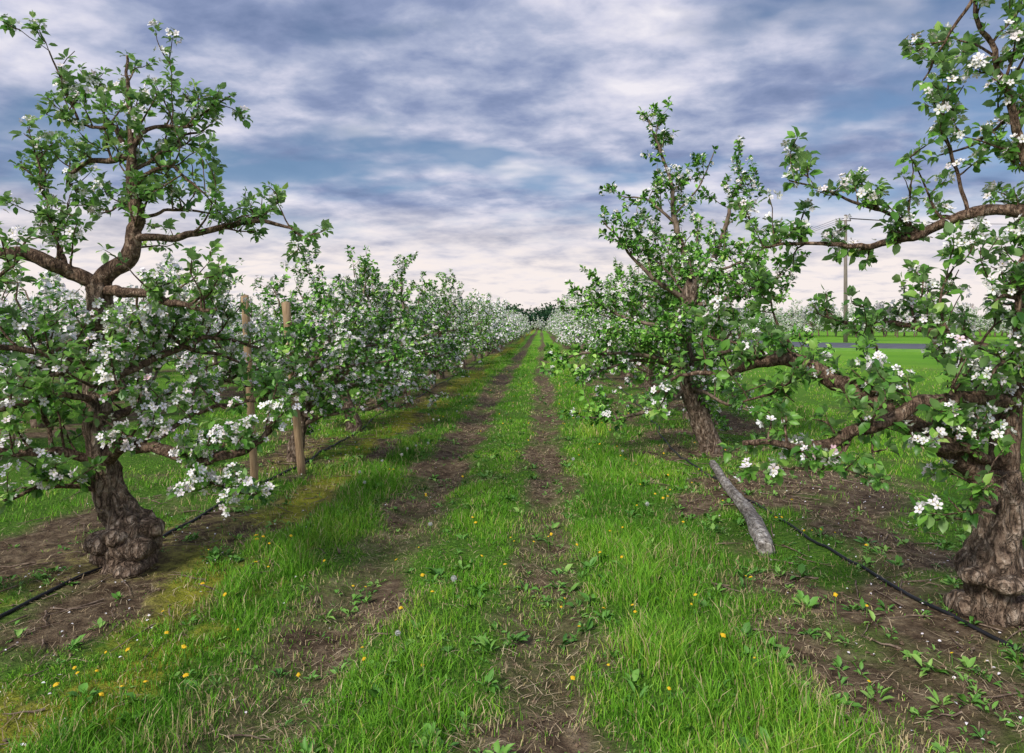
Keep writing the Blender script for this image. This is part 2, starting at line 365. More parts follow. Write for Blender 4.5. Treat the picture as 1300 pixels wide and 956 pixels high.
# --- foreground tree of the left row
s = .0051
trunkL = sk([(2, -12), (4, 8), (6, 26), (4, 44), (-8, 62), (-20, 92), (-34, 150), (-38, 225), (-36, 305), (-35, 362)], s)
limbsL = [(trunkL, [.175, .165, .18, .17, .12, .10, .088, .08, .078, .072])]
for pts, r in [
    ([(-35, 358), (-18, 378), (8, 402), (13, 435), (8, 485), (5, 515), (5, 560), (2, 600), (0, 655)], [.066, .056, .04, .02, .008]),
    ([(-35, 355), (-65, 378, -.1), (-100, 395, -.2), (-140, 388, -.3), (-200, 380, -.3)], [.052, .045, .02]),
    ([(-30, 348), (25, 345, -.1), (65, 335, -.2), (105, 330, -.3), (145, 320, -.35)], [.038, .028, .01]),
    ([(6, 518), (-40, 522, .1), (-75, 510, .1), (-105, 488, .2)], [.026, .018, .008]),
    ([(5, 525), (-20, 555), (-60, 565, .1), (-90, 578, .1)], [.022, .012, .007]),
    ([(-75, 572, .1), (-95, 620, .1), (-110, 658, .1)], [.009, .005]),
    ([(5, 525), (25, 550), (75, 572, .1), (125, 600, .1)], [.02, .012, .005]),
    ([(12, 415), (65, 425, .1), (120, 442, .2), (170, 440, .2), (222, 420, .2)], [.03, .02, .007]),
    ([(8, 480), (45, 500, -.1), (85, 490, -.2), (120, 460, -.2)], [.016, .006]),
    ([(5, 500), (40, 530, .1), (70, 560, .2), (90, 575, .2)], [.014, .005]),
    ([(10, 450), (-30, 465, .2), (-70, 455, .3)], [.014, .005]),
    ([(8, 440), (50, 460, .3), (90, 450, .5)], [.014, .005]),
    ([(-28, 130), (10, 160, -.1), (45, 158, -.2), (85, 150, -.25), (140, 146, -.3), (182, 160, -.3), (212, 195, -.3)], [.055, .042, .032, .013]),
    ([(-36, 130), (-80, 148, -.1), (-130, 150, -.2), (-175, 160, -.3)], [.035, .013]),
    ([(-36, 250), (-80, 272, -.2), (-130, 290, -.4), (-170, 320, -.5)], [.03, .01]),
    ([(-36, 230), (0, 258, .2), (50, 280, .5), (100, 272, .8)], [.035, .01]),
    ([(-60, 372, -.1), (-95, 430, 0), (-120, 480, .1), (-135, 530, .1)], [.02, .012, .006]),
    ([(-36, 200), (-60, 215, .4), (-100, 230, .8), (-140, 260, 1.2)], [.035, .012]),
    ([(-36, 180), (-20, 195, .4), (20, 210, .9), (60, 230, 1.3)], [.035, .012]),
    ([(-36, 210), (-50, 215, -.3), (-90, 205, -.7), (-110, 195, -.9)], [.025, .012]),
    ([(-36, 300), (10, 290, .3), (50, 270, .5), (90, 250, .6)], [.025, .01]),
    ([(-36, 270), (0, 240, -.3), (35, 225, -.5), (70, 235, -.6)], [.025, .01]),
    ([(45, 158, -.2), (90, 190, .1), (140, 205, .3), (180, 215, .4)], [.02, .007]),
    ([(85, 150, -.25), (140, 110, -.3), (190, 110, -.3)], [.013, .006]),
    ([(-100, 395, -.2), (-110, 360, -.3), (-150, 340, -.4)], [.015, .006]),
    ([(-20, 95, 0), (-60, 110, -.3), (-110, 95, -.6), (-150, 70, -.7)], [.018, .006]),
    ([(-80, 148, -.1), (-110, 200, 0), (-150, 230, .1)], [.015, .006]),
]:
    limbsL.append((sk(pts, s), r))
meL = make_tree('apple_tree_front', 11, limbsL, twig=12.5, tlen=(.12, .42), leafL=(.038, .075), nleaf=(4, 8), bloom=lambda z: .36 if z < 1.9 else .10,
                dens=lambda z: 1. if z < 1.8 else .85, hero=True, rough=.2, step=.06, rs=.92,
                knobs=[(-.09, -.09, .17, .10, .8), (.12, -.10, .14, .11, .7), (.15, -.02, .24, .09, .8), (.02, -.15, .22, .08, .7), (-.12, .02, .06, .11, .7), (.10, -.14, .02, .10, .6)])
obj('apple_tree', meL, (-2.69, 4.43, gz(-2.69, 4.43)))

# --- foreground tree of the right row
s = .00415
trunkR = sk([(2, -12), (0, 15), (-2, 42), (-2, 58), (2, 74), (6, 100), (12, 130), (12, 165), (10, 185)], s)
limbsR = [(trunkR, [.135, .125, .13, .16, .14, .115, .11, .105, .09])]
for pts, r in [
    ([(12, 150), (20, 200), (28, 270), (38, 340), (52, 410), (60, 470), (58, 520, .1)], [.085, .065, .05, .045]),
    ([(58, 465), (52, 560), (30, 640), (10, 700), (-12, 760), (-22, 830)], [.03, .018, .007]),
    ([(54, 500), (75, 600), (90, 700), (85, 800)], [.035, .02, .008]),
    ([(10, 158), (-30, 187), (-75, 220), (-125, 262, .1), (-175, 296, .2), (-215, 314, .3), (-265, 316, .35), (-315, 300, .4)], [.078, .066, .055, .045, .02]),
    ([(30, 262), (-10, 280, -.1), (-65, 276, -.15), (-105, 275, -.2), (-165, 255, -.2), (-215, 232, -.2), (-265, 220, -.2), (-325, 228, -.1)], [.045, .038, .032, .014]),
    ([(5, 185), (-45, 218, -.1), (-95, 220, -.1), (-135, 250, -.1)], [.03, .028, .018]),
    ([(58, 470), (44, 508), (-10, 512, .1), (-65, 488, .2), (-125, 475, .3), (-190, 482, .3), (-255, 478, .4)], [.038, .03, .018, .007]),
    ([(62, 480), (30, 455, -.1), (14, 425, -.1), (25, 380, -.1)], [.025, .015]),
    ([(-62, 488, .2), (-110, 520, .2), (-160, 535, .2), (-235, 560, .2)], [.014, .01, .005]),
    ([(-15, 512, .1), (-30, 580, .1), (-45, 640, .1), (-40, 700, .1)], [.013, .005]),
    ([(-22, 780), (-40, 740, .1), (-60, 690, .2)], [.01, .005]),
    ([(30, 640), (10, 610, .2), (-30, 600, .3)], [.012, .005]),
    ([(10, 700), (40, 720, .1), (60, 760, .1)], [.012, .005]),
    ([(-75, 275, -.15), (-50, 330, -.1), (-65, 390, 0), (-50, 440, 0)], [.010, .005]),
    ([(-215, 316, .3), (-240, 370, .4), (-255, 420, .4)], [.010, .005]),
    ([(-130, 268, .1), (-110, 320, .3), (-130, 360, .4)], [.010, .005]),
    ([(20, 200), (60, 250, .4), (90, 300, .9), (110, 340, 1.3)], [.04, .012]),
    ([(30, 300), (60, 330, -.1), (120, 350, -.1)], [.04, .015]),
    ([(34, 330), (0, 350, .4), (-50, 370, .8), (-90, 380, 1.2)], [.025, .01]),
    ([(-315, 300, .4), (-370, 290, .5), (-400, 262, .6)], [.016, .006]),
    ([(5, 170), (-30, 160, -.2), (-70, 150, -.3), (-90, 140, -.3)], [.016, .006]),
    ([(40, 380), (10, 400, -.1), (-30, 400, -.2)], [.02, .006]),
    ([(-190, 245, -.2), (-230, 205, -.2), (-280, 190, -.1)], [.013, .006]),
    ([(-265, 316, .35), (-290, 340, .5), (-320, 350, .7)], [.013, .006]),
    ([(-215, 314, .3), (-250, 280, .2), (-300, 265, .2)], [.013, .006]),
    ([(30, 320), (-10, 330, -.2), (-50, 310, -.3)], [.016, .006]),
]:
    limbsR.append((sk(pts, s), r))
meR = make_tree('apple_tree_front_right', 23, limbsR, twig=10.5, tlen=(.10, .36), leafL=(.038, .08), nleaf=(4, 8), bloom=lambda z: .20,
                dens=lambda z: .9, hero=True, rough=.2, step=.058, rs=.92,
                knobs=[(-.11, -.06, .235, .085, .6), (-.02, -.13, .22, .09, .6), (.10, -.10, .24, .08, .6), (-.09, .05, .03, .10, .8), (.08, -.06, .04, .11, .9)])
obj('apple_tree', meR, (2.36, 3.58, gz(2.36, 3.58)))

# --- second tree of the right row
s = .0098
trunkM = sk([(0, -6), (-4, 12), (-16, 40), (-32, 90), (-38, 140), (-34, 180), (-25, 218)], s)
limbsM = [(trunkM, [.15, .14, .12, .11, .10, .08])]
for pts, r in [
    ([(-25, 215), (-40, 260), (-50, 300), (-55, 350), (-72, 395), (-84, 424)], [.05, .035, .02, .007]),
    ([(-25, 215), (0, 242, .1), (20, 282, .2), (30, 322, .2), (46, 352, .3)], [.045, .03, .01]),
    ([(-32, 190), (-80, 218, -.2), (-112, 250, -.2), (-140, 290, -.2)], [.04, .02, .007]),
    ([(-35, 170), (0, 190, .1), (50, 202, .2), (85, 215, .2), (105, 240, .2)], [.04, .02, .008]),
    ([(-34, 110), (-90, 122, -.3), (-150, 128, -.5), (-195, 120, -.6)], [.04, .02, .008]),
    ([(-34, 115), (20, 132, -.3), (70, 125, -.5), (110, 110, -.6)], [.04, .02, .008]),
    ([(-38, 150), (-100, 170, .3), (-160, 190, .5)], [.03, .01]),
    ([(-50, 300), (-20, 335), (0, 380)], [.015, .006]),
    ([(-48, 290), (-80, 320, .1), (-115, 330, .2)], [.02, .007]),
    ([(-34, 80), (-80, 60, -.4), (-130, 50, -.6), (-170, 55, -.8)], [.03, .008]),
    ([(-34, 85), (0, 70, -.4), (40, 60, -.6)], [.03, .008]),
    ([(-34, 200), (-60, 240, .3), (-90, 275, .5)], [.02, .007]),
    ([(-20, 225), (20, 235, -.3), (60, 260, -.4)], [.02, .007]),
]:
    limbsM.append((sk(pts, s), r))
rng = R(5)
limbsM += autolimbs(rng, trunkM, (.9, 2.0), 8, (1.0, 1.6), r=(.03, .008))
meM = make_tree('apple_tree_second', 31, limbsM, twig=9.5, tlen=(.2, .55), leafL=(.048, .088), nleaf=(5, 8), bloom=lambda z: .22, dens=lambda z: 1. if z < 2.6 else .85, step=.062)
obj('apple_tree', meM, (2.14, 8.5, gz(2.14, 8.5)))

# --- generic trees
def generic(name, seed, H, nl, bloomv, spread=1.35, th=.9, lod=False):
    rng = R(seed); lean = rng.normal(size=2)*.12
    tr = [(0, 0, -.06), (.01, .0, .12), (lean[0]*.4, lean[1]*.4, th*.5), (lean[0], lean[1], th), (lean[0]*1.3, lean[1]*1.3, th+.35)]
    lim = [(tr, [.13, .11, .085, .075, .055])]
    lim += autolimbs(rng, tr, (.42, th+.3), nl, (spread*.7, spread*1.1), rise=(-.1, .7), r=(.036, .008))
    top = tr[-1]
    for k in range(4):
        a = k*1.7+rng.uniform(0, 1); h = (H-top[2])*rng.uniform(.6, 1.); q = [top]
        p = np.array(top)
        for _ in range(5):
            p = p+np.array([math.cos(a)*.10+rng.normal()*.06, math.sin(a)*.10+rng.normal()*.06, h/5]); q.append(p)
        lim.append((q, (.028, .006)))
    if lod: return make_tree(name, seed, lim, twig=5.5, tlen=(.2, .55), leafL=(.10, .17), nleaf=(2, 3), bloom=lambda z: bloomv*1.3, dens=lambda z: 1. if z < H*.72 else .7, step=.14, lod=True)
    return make_tree(name, seed, lim, twig=8.5, tlen=(.2, .55), leafL=(.05, .09), nleaf=(4, 8), bloom=lambda z: bloomv, dens=lambda z: 1. if z < H*.72 else .75, step=.072)
low = [generic('apple_low_%d' % k, 100+k, 2.45+.15*(k % 3), 12, .50) for k in range(4)]
tall = [generic('apple_tall_%d' % k, 200+k, 3.3+.15*k, 12, .46, 1.4, 1.1) for k in range(3)]
lowf = [generic('apple_low_far_%d' % k, 300+k, 2.45+.15*(k % 3), 11, .7, lod=True) for k in range(4)]
tallf = [generic('apple_tall_far_%d' % k, 400+k, 3.3+.15*k, 12, .62, 1.4, 1.1, lod=True) for k in range(3)]
rng = R(77)
def put(me, x, y, sc, parent=None, name='apple_tree'):
    obj(name, me, (x, y, float(gz(x, y))), (0, 0, rng.uniform(0, 6.28)), (sc, sc, sc*rng.uniform(.93, 1.07)), parent)
y = 7.7; k = 0
while y < 108:
    put((low if y < 22 else lowf)[k % 4], ROWL-.10+rng.normal()*.08, y, .88 if k == 0 else rng.uniform(.92, 1.08)); y += rng.uniform(2.2, 2.55); k += 1
y = 11.2; k = 0
while y < 108:
    put((tall if y < 22 else tallf)[k % 3], ROWR+.1+rng.normal()*.08, y, rng.uniform(.88, 1.06)); y += rng.uniform(2.3, 2.7); k += 1
def row(x, y0, y1, near, pool, sc):
    e = bpy.data.objects.new('apple_tree_row', None); scene.collection.objects.link(e)
    y = y0; k = rng.integers(0, 9)
    while y < y1:
        pl = near if math.hypot(x, y) < 12.5 else pool
        put(pl[k % len(pl)], x+rng.normal()*.1, y, rng.uniform(.9, 1.1)*sc, e, 'tree_in_row'); y += rng.uniform(2.4, 2.8); k += 1
for j in range(1, 6):
    x = ROWL-PITCH*j
    row(x, max(3.5, -x/.95), 95, low, lowf, 1.0)
for j in range(17):
    row(19+PITCH*j, 84+rng.uniform(0, 2), 100, tallf, tallf, 1.2)
e = bpy.data.objects.new('apple_tree_row', None); scene.collection.objects.link(e)
for x in np.arange(-26, 19, 2.3): put(lowf[int(rng.integers(0, 4))], x, 114+rng.uniform(-1, 1), rng.uniform(1.0, 1.25), e, 'tree_in_row')

# ------------------------------------------------------------------ grass and herbs
rng = R(9)
def cam_density(xr, yr, n, pw):
    u = rng.uniform(size=n); a = 1.0013-pw
    y = (yr[0]**a+(yr[1]**a-yr[0]**a)*u)**(1/a)
    x = rng.uniform(*xr, n); return x, y
def blades(mb, x, y, h, w, mat, var, bend=.5, flat=False):
    n = len(x); a = rng.uniform(0, 2*math.pi, n); c = np.stack([np.cos(a), np.sin(a), np.zeros(n)], -1)
    b = rng.uniform(0, 2*math.pi, n); d = np.stack([np.cos(b), np.sin(b), np.zeros(n)], -1)*(h*rng.uniform(.1, 1, n)*bend)[:, None]
    P = np.stack([x, y, gz(x, y)-.005], -1); up = np.array([0, 0, 1.])
    if flat: hz1 = rng.uniform(.01, .03, n)[:, None]; hz2 = rng.uniform(.005, .03, n)[:, None]
    else: hz1 = (h*.6)[:, None]; hz2 = h[:, None]
    c = c*(w/2)[:, None]
    V = np.stack([P-c, P+c, P+d*.35+up*hz1+c*.8, P+d*.35+up*hz1-c*.8, P+d+up*hz2*(1 if flat else .93)], 1)
    if flat: V[:, 0, 2] += .008; V[:, 1, 2] += .008
    o = (np.arange(n)*5)[:, None]
    mb.add(V, [np.array([[0, 1, 2, 3]])+o, np.array([[3, 2, 4]])+o], mat, np.repeat(var, 5), False)
mb = MB()
def grassfield(xr, yr, n, pw, hs=1., colshift=0.):
    x, y = cam_density(xr, yr, n, pw); g = grassmask(x, y)
    cl = fbm(x*5, y*5, 50); keep = rng.uniform(size=n) < g**1.3*np.interp(cl, [.3, .6], [.25, 1.]); x = x[keep]; y = y[keep]; g = g[keep]; cl = cl[keep]
    m = len(x); sc = np.clip(y/5, 1, 6)
    t = fbm(x*1.1, y*.9, 61)
    tall_ = np.interp(x, [-2.1, -1.8, -1.4, -1.1, -.5, .06, .6, 1.1, 1.4], [.7, 1.3, 1., .5, .85, .5, 1.2, 1.35, .8])
    h = (.022+.062*rng.uniform(size=m)**1.6)*tall_*np.interp(t, [.3, .7], [.5, 1.6])*np.interp(g, [.2, .9], [.6, 1.])*hs*np.interp(cl, [.35, .65], [.7, 1.35])
    w = rng.uniform(.0025, .0055, m)*sc
    var = np.clip(.04+.80*fbm(x*1.3, y*1.1, 71)+.25*(cl-.5)+rng.normal(0, .15, m)+colshift, 0, .86)
    dry = rng.uniform(size=m) < np.interp(g, [.2, .9], [.45, .08]); var[dry] = rng.uniform(.9, 1, dry.sum())
    blades(mb, x, y, h, w, 0, var, .9)
grassfield((-2.4, 1.6), (2.0, 9), 250000, .9)
grassfield((-2.4, 1.6), (9, 55), 80000, 1.5)
grassfield((-6, -2.4), (2.6, 14), 70000, .8)
grassfield((1.6, 5.5), (2., 14), 90000, .8)
grassfield((3.3, 14), (5, 32), 60000, 1.3, 1.1, .12)
grassfield((-13, -5), (8, 35), 25000, 1.4, 1.2, .05)
n = 100000; x, y = cam_density((-4.2, 3.7), (2., 20), n, 1.2)
k = (rng.uniform(size=n) < (1-grassmask(x, y)*.85)*np.interp(fbm(x*2.5, y*2.5, 91), [.35, .6], [.12, 1.])*np.where(x < -1.9, .4, 1.)); x = x[k]; y = y[k]; m = len(x)
blades(mb, x, y, rng.uniform(.04, .15, m), rng.uniform(.002, .005, m)*np.clip(y/5, 1, 3), 1, rng.uniform(0, 1, m), 1.3, True)
# broad-leaved herbs
n = 7500; x, y = cam_density((-3.8, 3.4), (2.1, 22), n, 1.0); g = grassmask(x, y)
k = rng.uniform(size=n) < np.interp(g, [.1, .5, 1], [.25, .5, .5])*np.interp(fbm(x*1.3, y*1.3, 101), [.35, .6], [.2, 1.]); x = x[k]; y = y[k]; m = len(x)
q = rng.integers(6, 13, m); idx = np.repeat(np.arange(m), q); nn = len(idx); a = rng.uniform(0, 6.28, nn); el = rng.uniform(.1, 1., nn)
sz = (.22+.50*rng.uniform(0, 1., m)**2.2)[idx]
d = np.stack([np.cos(a)*np.cos(el), np.sin(a)*np.cos(el), np.sin(el)], -1)
L = rng.uniform(.05, .12, nn)*sz
add_leaves(mb, rng, np.stack([x[idx], y[idx], gz(x[idx], y[idx])], -1)+d*rng.uniform(0, .03, (nn, 1)), d, np.tile([0, 0, 1.], (nn, 1))+rng.normal(size=(nn, 3))*.2, L, L*rng.uniform(.25, .7, nn), 2,
           np.clip(rng.uniform(.2, .9, m)[idx]+rng.normal(0, .1, nn), 0, 1))
obj('grass', mb.build('grass', [M_grass, M_straw, M_weed]))

# dandelions
mb = MB()
n = 1100; x, y = cam_density((-2.3, 2.2), (2.8, 45), n, 1.1); g = grassmask(x, y)
k = rng.uniform(size=n) < g*np.interp(fbm(x*.8, y*.5, 111), [.35, .6], [.12, .7])*np.where(x < -.9, 1., np.where(x > .3, .9, .4)); x = x[k]; y = y[k]
m = len(x); base = np.stack([x, y, gz(x, y)], -1); h = rng.uniform(.04, .13, m); top = base+np.stack([rng.normal(0, .01, m), rng.normal(0, .01, m), h], -1)
for i in range(m):
    tube(mb, np.array([base[i], (base[i]+top[i])/2, top[i]]), .0018, 3, 1, 0, 0, False)
    c = top[i]; r = rng.uniform(.006, .014); a = np.arange(9)/9*6.283+rng.uniform(0, 1)
    tl = nrm(np.array([rng.normal()*.35, rng.normal()*.35-.2, 1.])); U = nrm(np.cross(tl, [1., 0, 0])); W = np.cross(tl, U)
    ring = c+r*(np.cos(a)[:, None]*U+np.sin(a)[:, None]*W)*(1+.15*(-1)**np.arange(9))[:, None]; r2 = c+tl*r*.45+r*.55*(np.cos(a)[:, None]*U+np.sin(a)[:, None]*W)
    V = np.vstack([ring, r2, c+tl*r*.5, c-tl*r*.3]); j = np.arange(9); j2 = (j+1) % 9
    mb.add(V, [np.stack([j, j2, j2+9, j+9], -1), np.stack([j+9, j2+9, np.full(9, 18)], -1), np.stack([j2, j, np.full(9, 19)], -1)], 0, rng.uniform(0, 1, 20))
obj('dandelion_flowers', mb.build('dandelion_flowers', [M_yellow, M_weed]))
mb = MB()
pts = [(-.66, 3.2), (-.50, 3.9), (-.8, 5.), (-1.6, 6.2), (-1.5, 8.2)]
pts += [(rng.uniform(-2.0, -1.2), rng.uniform(6, 16)) for _ in range(12)] + [(rng.uniform(.3, 1.3), rng.uniform(5, 14)) for _ in range(3)]
for (px, py) in pts:
    b = np.array([px, py, float(gz(px, py))]); t = b+np.array([rng.normal()*.015, rng.normal()*.015, rng.uniform(.12, .2)])
    tube(mb, np.array([b, (b+t)/2, t]), .002, 4, 1, 0, 0, False)
    dd = nrm(rng.normal(size=(60, 3))); s_ = nrm(np.cross(dd, rng.normal(size=(60, 3)))); r = rng.uniform(.012, .018)
    e = t+dd*r; V = np.stack([np.tile(t, (60, 1)), e+s_*.0025, e-s_*.0025], 1); o = (np.arange(60)*3)[:, None]
    mb.add(V, np.array([[0, 1, 2]])+o, 0, rng.uniform(0, 1, 180))
    s2 = np.cross(dd, s_); V = np.stack([e+s_*.003, e+s2*.003, e-s_*.003, e-s2*.003], 1); o = (np.arange(60)*4)[:, None]
    mb.add(V, np.array([[0, 1, 2, 3]])+o, 0, rng.uniform(0, 1, 240))
obj('dandelion_seed_heads', mb.build('dandelion_seed_heads', [M_puff, M_weed]))

# soil clods, fallen twigs, fallen petals
mb = MB(); ico = np.array([[0, 0, 1], [.9, 0, .3], [.28, .85, .3], [-.72, .53, .3], [-.72, -.53, .3], [.28, -.85, .3], [0, 0, -.4]])
icf = np.array([[0, 1, 2], [0, 2, 3], [0, 3, 4], [0, 4, 5], [0, 5, 1], [6, 2, 1], [6, 3, 2], [6, 4, 3], [6, 5, 4], [6, 1, 5]])
n = 8000; x, y = cam_density((-4, 3.6), (2., 14), n, 1.1); k = rng.uniform(size=n) < (1-grassmask(x, y))**2; x = x[k]; y = y[k]; m = len(x)
V = np.stack([x, y, gz(x, y)+.002], -1)[:, None]+ico[None]*rng.uniform(.5, 1.4, (m, 7, 3))*(rng.uniform(.003, .016, (m, 1, 1))*np.array([1, 1, .6]))
mb.add(V, (icf[None]+(np.arange(m)*7)[:, None, None]).reshape(-1, 3), 0, None, False)
for _ in range(560):
    x = rng.choice([ROWL, ROWR])+rng.normal()*.7; y = rng.uniform(2.4, 12); a = rng.uniform(0, 6.28); L = rng.uniform(.06, .35)
    P = np.array([[x+math.cos(a)*t*L, y+math.sin(a)*t*L+rng.normal()*.008, 0] for t in np.linspace(0, 1, 5)]); P[:, 2] = gz(P[:, 0], P[:, 1])+.012
    tube(mb, P, np.linspace(rng.uniform(.003, .007), .002, 5), 4, 1, 0, 0, False)
n = 2200; x, y = cam_density((-4.2, 3.6), (2.2, 16), n, .9); k = rng.uniform(size=n) < np.maximum(np.exp(-((x-ROWL)/.8)**2), np.exp(-((x-ROWR)/.8)**2)); x = x[k]; y = y[k]; m = len(x)
a = rng.uniform(0, 6.28, m); d = np.stack([np.cos(a), np.sin(a), rng.normal(size=m)*.2], -1)
add_leaves(mb, rng, np.stack([x, y, gz(x, y)+.015], -1), d, np.tile([0, 0, 1.], (m, 1))+rng.normal(size=(m, 3))*.3, np.full(m, .016), np.full(m, .014), 2, rng.uniform(.3, 1, m))
obj('soil_litter', mb.build('soil_litter', [M_clod, M_barkf, M_petal]))

# ------------------------------------------------------------------ hoses, stakes, fallen post
def ground_tube(name, pts, r, mat, lift, sides=8, wig=.03):
    P = resample([(a, b, 0) for a, b in pts], .12); P[:, 0] += (fbm(P[:, 1]*.8, P[:, 1]*0, 7)-.5)*wig
    P[:, 2] = gz(P[:, 0], P[:, 1])+r*.6+lift
    mb = MB(); tube(mb, P, r, sides, 0); obj(name, mb.build(name, [mat]))
ground_tube('irrigation_hose', [(-2.95, 1.0), (-2.9, 3.0), (-2.87, 3.87), (-2.80, 5.), (-2.74, 6.3), (-2.6, 8), (-2.7, 12), (-2.6, 20), (-2.7, 40)], .011, M_hose, .004, wig=.16)
ground_tube('irrigation_hose', [(2.3, 1.0), (2.28, 2.6), (2.23, 3.24), (2.05, 4.3), (1.94, 5.4), (1.74, 7.8), (1.71, 9.7), (1.9, 14), (2., 40)], .011, M_hose, .004, wig=.16)
def stake(x, y, tx, ty, h, w=.035, mat=M_stake):
    z = float(gz(x, y)); mb = MB(); P = np.array([[x+(tx-x)*t, y+(ty-y)*t, z-.1+(h+.1)*t] for t in np.linspace(0, 1, 9)])
    tube(mb, P, w, 10, 0, .06, 3); obj('wooden_stake', mb.build('wooden_stake', [mat]))
stake(-2.72, 6.5, -2.80, 6.45, 1.82, .036)
stake(-2.48, 7.1, -2.62, 7.0, 1.78, .042)
stake(-2.55, 13.2, -2.6, 13.2, 1.9, .035)
P = []
for t in np.linspace(0, 1, 40):
    x = 1.56+.30*t+.025*math.sin(t*5); y = 4.72+2.6*t; P.append((x, y, float(gz(x, y))+.05+.05*t+.012*math.sin(t*9)))
mb = MB(); tube(mb, P, np.interp(np.linspace(0, 1, 40), [0, .08, .5, 1], [.055, .064, .048, .038]), 18, 0, .22, 4)
obj('fallen_wooden_post', mb.build('fallen_wooden_post', [M_grey]))

# ------------------------------------------------------------------ road
C = resample([(9, 170, 0), (10, 120, 0), (11.5, 84, 0), (14.5, 58, 0), (21, 48.5, 0), (33, 43.5, 0), (60, 37, 0), (130, 22, 0)], 1.5)
T = nrm(np.gradient(C, axis=0)); Nn = np.stack([-T[:, 1], T[:, 0], 0*T[:, 0]], -1); n = len(C); j = np.arange(n-1)
def ribbon(offs, mat, name):
    mb = MB(); V = np.concatenate([C+Nn*a+np.array([0, 0, z]) for a, z in offs])
    mb.add(V, [np.stack([j+a*n, j+1+a*n, j+1+(a+1)*n, j+(a+1)*n], -1) for a in range(len(offs)-1)], 0, None, True); obj(name, mb.build(name, [mat]))
ribbon([(5.7, .08), (5.6, .17), (0, .23), (-5.6, .17), (-5.7, .08)], M_asph, 'road')
M_verge = roughmat('road_verge', [(.3, (.10, .28, .02)), (.7, (.22, .42, .04))], (1, 1, 1), nscale=3, bump=0, det=3)
ribbon([(8.0, -.05), (6, .13), (-6, .13), (-8.0, -.05)], M_verge, 'road_embankment')

# ------------------------------------------------------------------ utility poles + wires
poles = [(27.2, 61.), (66., 52.), (17.5, 98.)]
for (x, y) in poles:
    e = bpy.data.objects.new('utility_pole', None); scene.collection.objects.link(e); e.location = (x, y, 0)
    mb = MB(); tube(mb, [(0, 0, -.3), (0, 0, 5), (0, 0, 11.4)], [.19, .16, .12], 12, 0); obj('shaft', mb.build('shaft', [M_pole]), parent=e)
    mb = MB(); tube(mb, [(-.55, .16, 10.9), (.55, .16, 10.9)], .05, 6, 0); obj('crossarm', mb.build('crossarm', [M_pole]), parent=e)
    for k in (-.5, 0, .5):
        mb = MB(); tube(mb, [(k, .16, 10.93), (k, .16, 11.03), (k, .16, 11.13)], [.03, .05, .03], 8, 0); obj('insulator', mb.build('insulator', [M_grey]), parent=e)
mb = MB()
for (a, b) in [(0, 1), (0, 2)]:
    for k in (-.5, 0, .5):
        p = np.array([poles[a][0]+k, poles[a][1]+.16, 11.13]); q = np.array([poles[b][0]+k, poles[b][1]+.16, 11.13])
        P = [p*(1-t)+q*t-np.array([0, 0, 1.])*4*t*(1-t)*1.1 for t in np.linspace(0, 1, 20)]; tube(mb, P, .016, 4, 0)
obj('overhead_wires', mb.build('overhead_wires', [M_hose]))

# ------------------------------------------------------------------ distant house
e = bpy.data.objects.new('farm_house', None); scene.collection.objects.link(e); e.location = (44, 152, 0)
def box(mb, x0, x1, y0, y1, z0, z1, mat=0):
    V = [(x, y, z) for z in (z0, z1) for y in (y0, y1) for x in (x0, x1)]
    mb.add(V, np.array([[0, 1, 5, 4], [1, 3, 7, 5], [3, 2, 6, 7], [2, 0, 4, 6], [4, 5, 7, 6], [0, 2, 3, 1]]), mat)
mb = MB(); box(mb, -4, 4, -3, 3, 0, 3.2); obj('walls', mb.build('walls', [M_wall]), parent=e)
mb = MB(); V = [(-4.4, -3.4, 3.2), (4.4, -3.4, 3.2), (4.4, 3.4, 3.2), (-4.4, 3.4, 3.2), (-4.4, 0, 5.3), (4.4, 0, 5.3)]
mb.add(V, [np.array([[0, 1, 5, 4], [2, 3, 4, 5], [3, 2, 1, 0]]), np.array([[0, 4, 3], [1, 2, 5]])], 0); obj('roof', mb.build('roof', [M_roof]), parent=e)
mb = MB()
for k in (-2.6, 1.8): box(mb, k, k+1., -3.04, -3.005, 1., 2.2)
box(mb, -.6, .4, -3.04, -3.005, .02, 2.1); obj('windows_and_door', mb.build('windows_and_door', [M_dark]), parent=e)

# ------------------------------------------------------------------ distant woods
rng = R(3); mb = MB(); C = []
for _ in range(380):
    x = rng.uniform(-330, 380); y = rng.uniform(255, 330); h = rng.uniform(4, 8.2)*(.75+.5*float(fbm(x*.03, 0, 8)))
    C.append((x, y, h, rng.uniform(2.2, 4.2)))
for _ in range(80):
    C.append((rng.uniform(-38, 14), rng.uniform(185, 205), rng.uniform(5.5, 8.), rng.uniform(2.2, 3.6)))
for x, y, h, w in C:
    tube(mb, [(x, y, -.2), (x, y, h*.5)], [.3, .15], 5, 1, 0, 0, False)
    m = 200; u = nrm(rng.normal(size=(m, 3)))*rng.uniform(.5, 1, (m, 1)); lob = 1+.25*np.sin(u[:, 0]*5+x)*np.cos(u[:, 2]*4+y)
    c = np.stack([x+u[:, 0]*w*lob, y+u[:, 1]*w*lob, h*.52+u[:, 2]*h*.48*lob], -1); dd = nrm(rng.normal(size=(m, 3)))
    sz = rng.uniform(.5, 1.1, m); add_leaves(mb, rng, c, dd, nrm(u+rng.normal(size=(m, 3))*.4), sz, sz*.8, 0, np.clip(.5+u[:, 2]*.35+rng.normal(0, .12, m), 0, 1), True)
obj('distant_trees', mb.build('distant_trees', [M_far, M_barkf]))

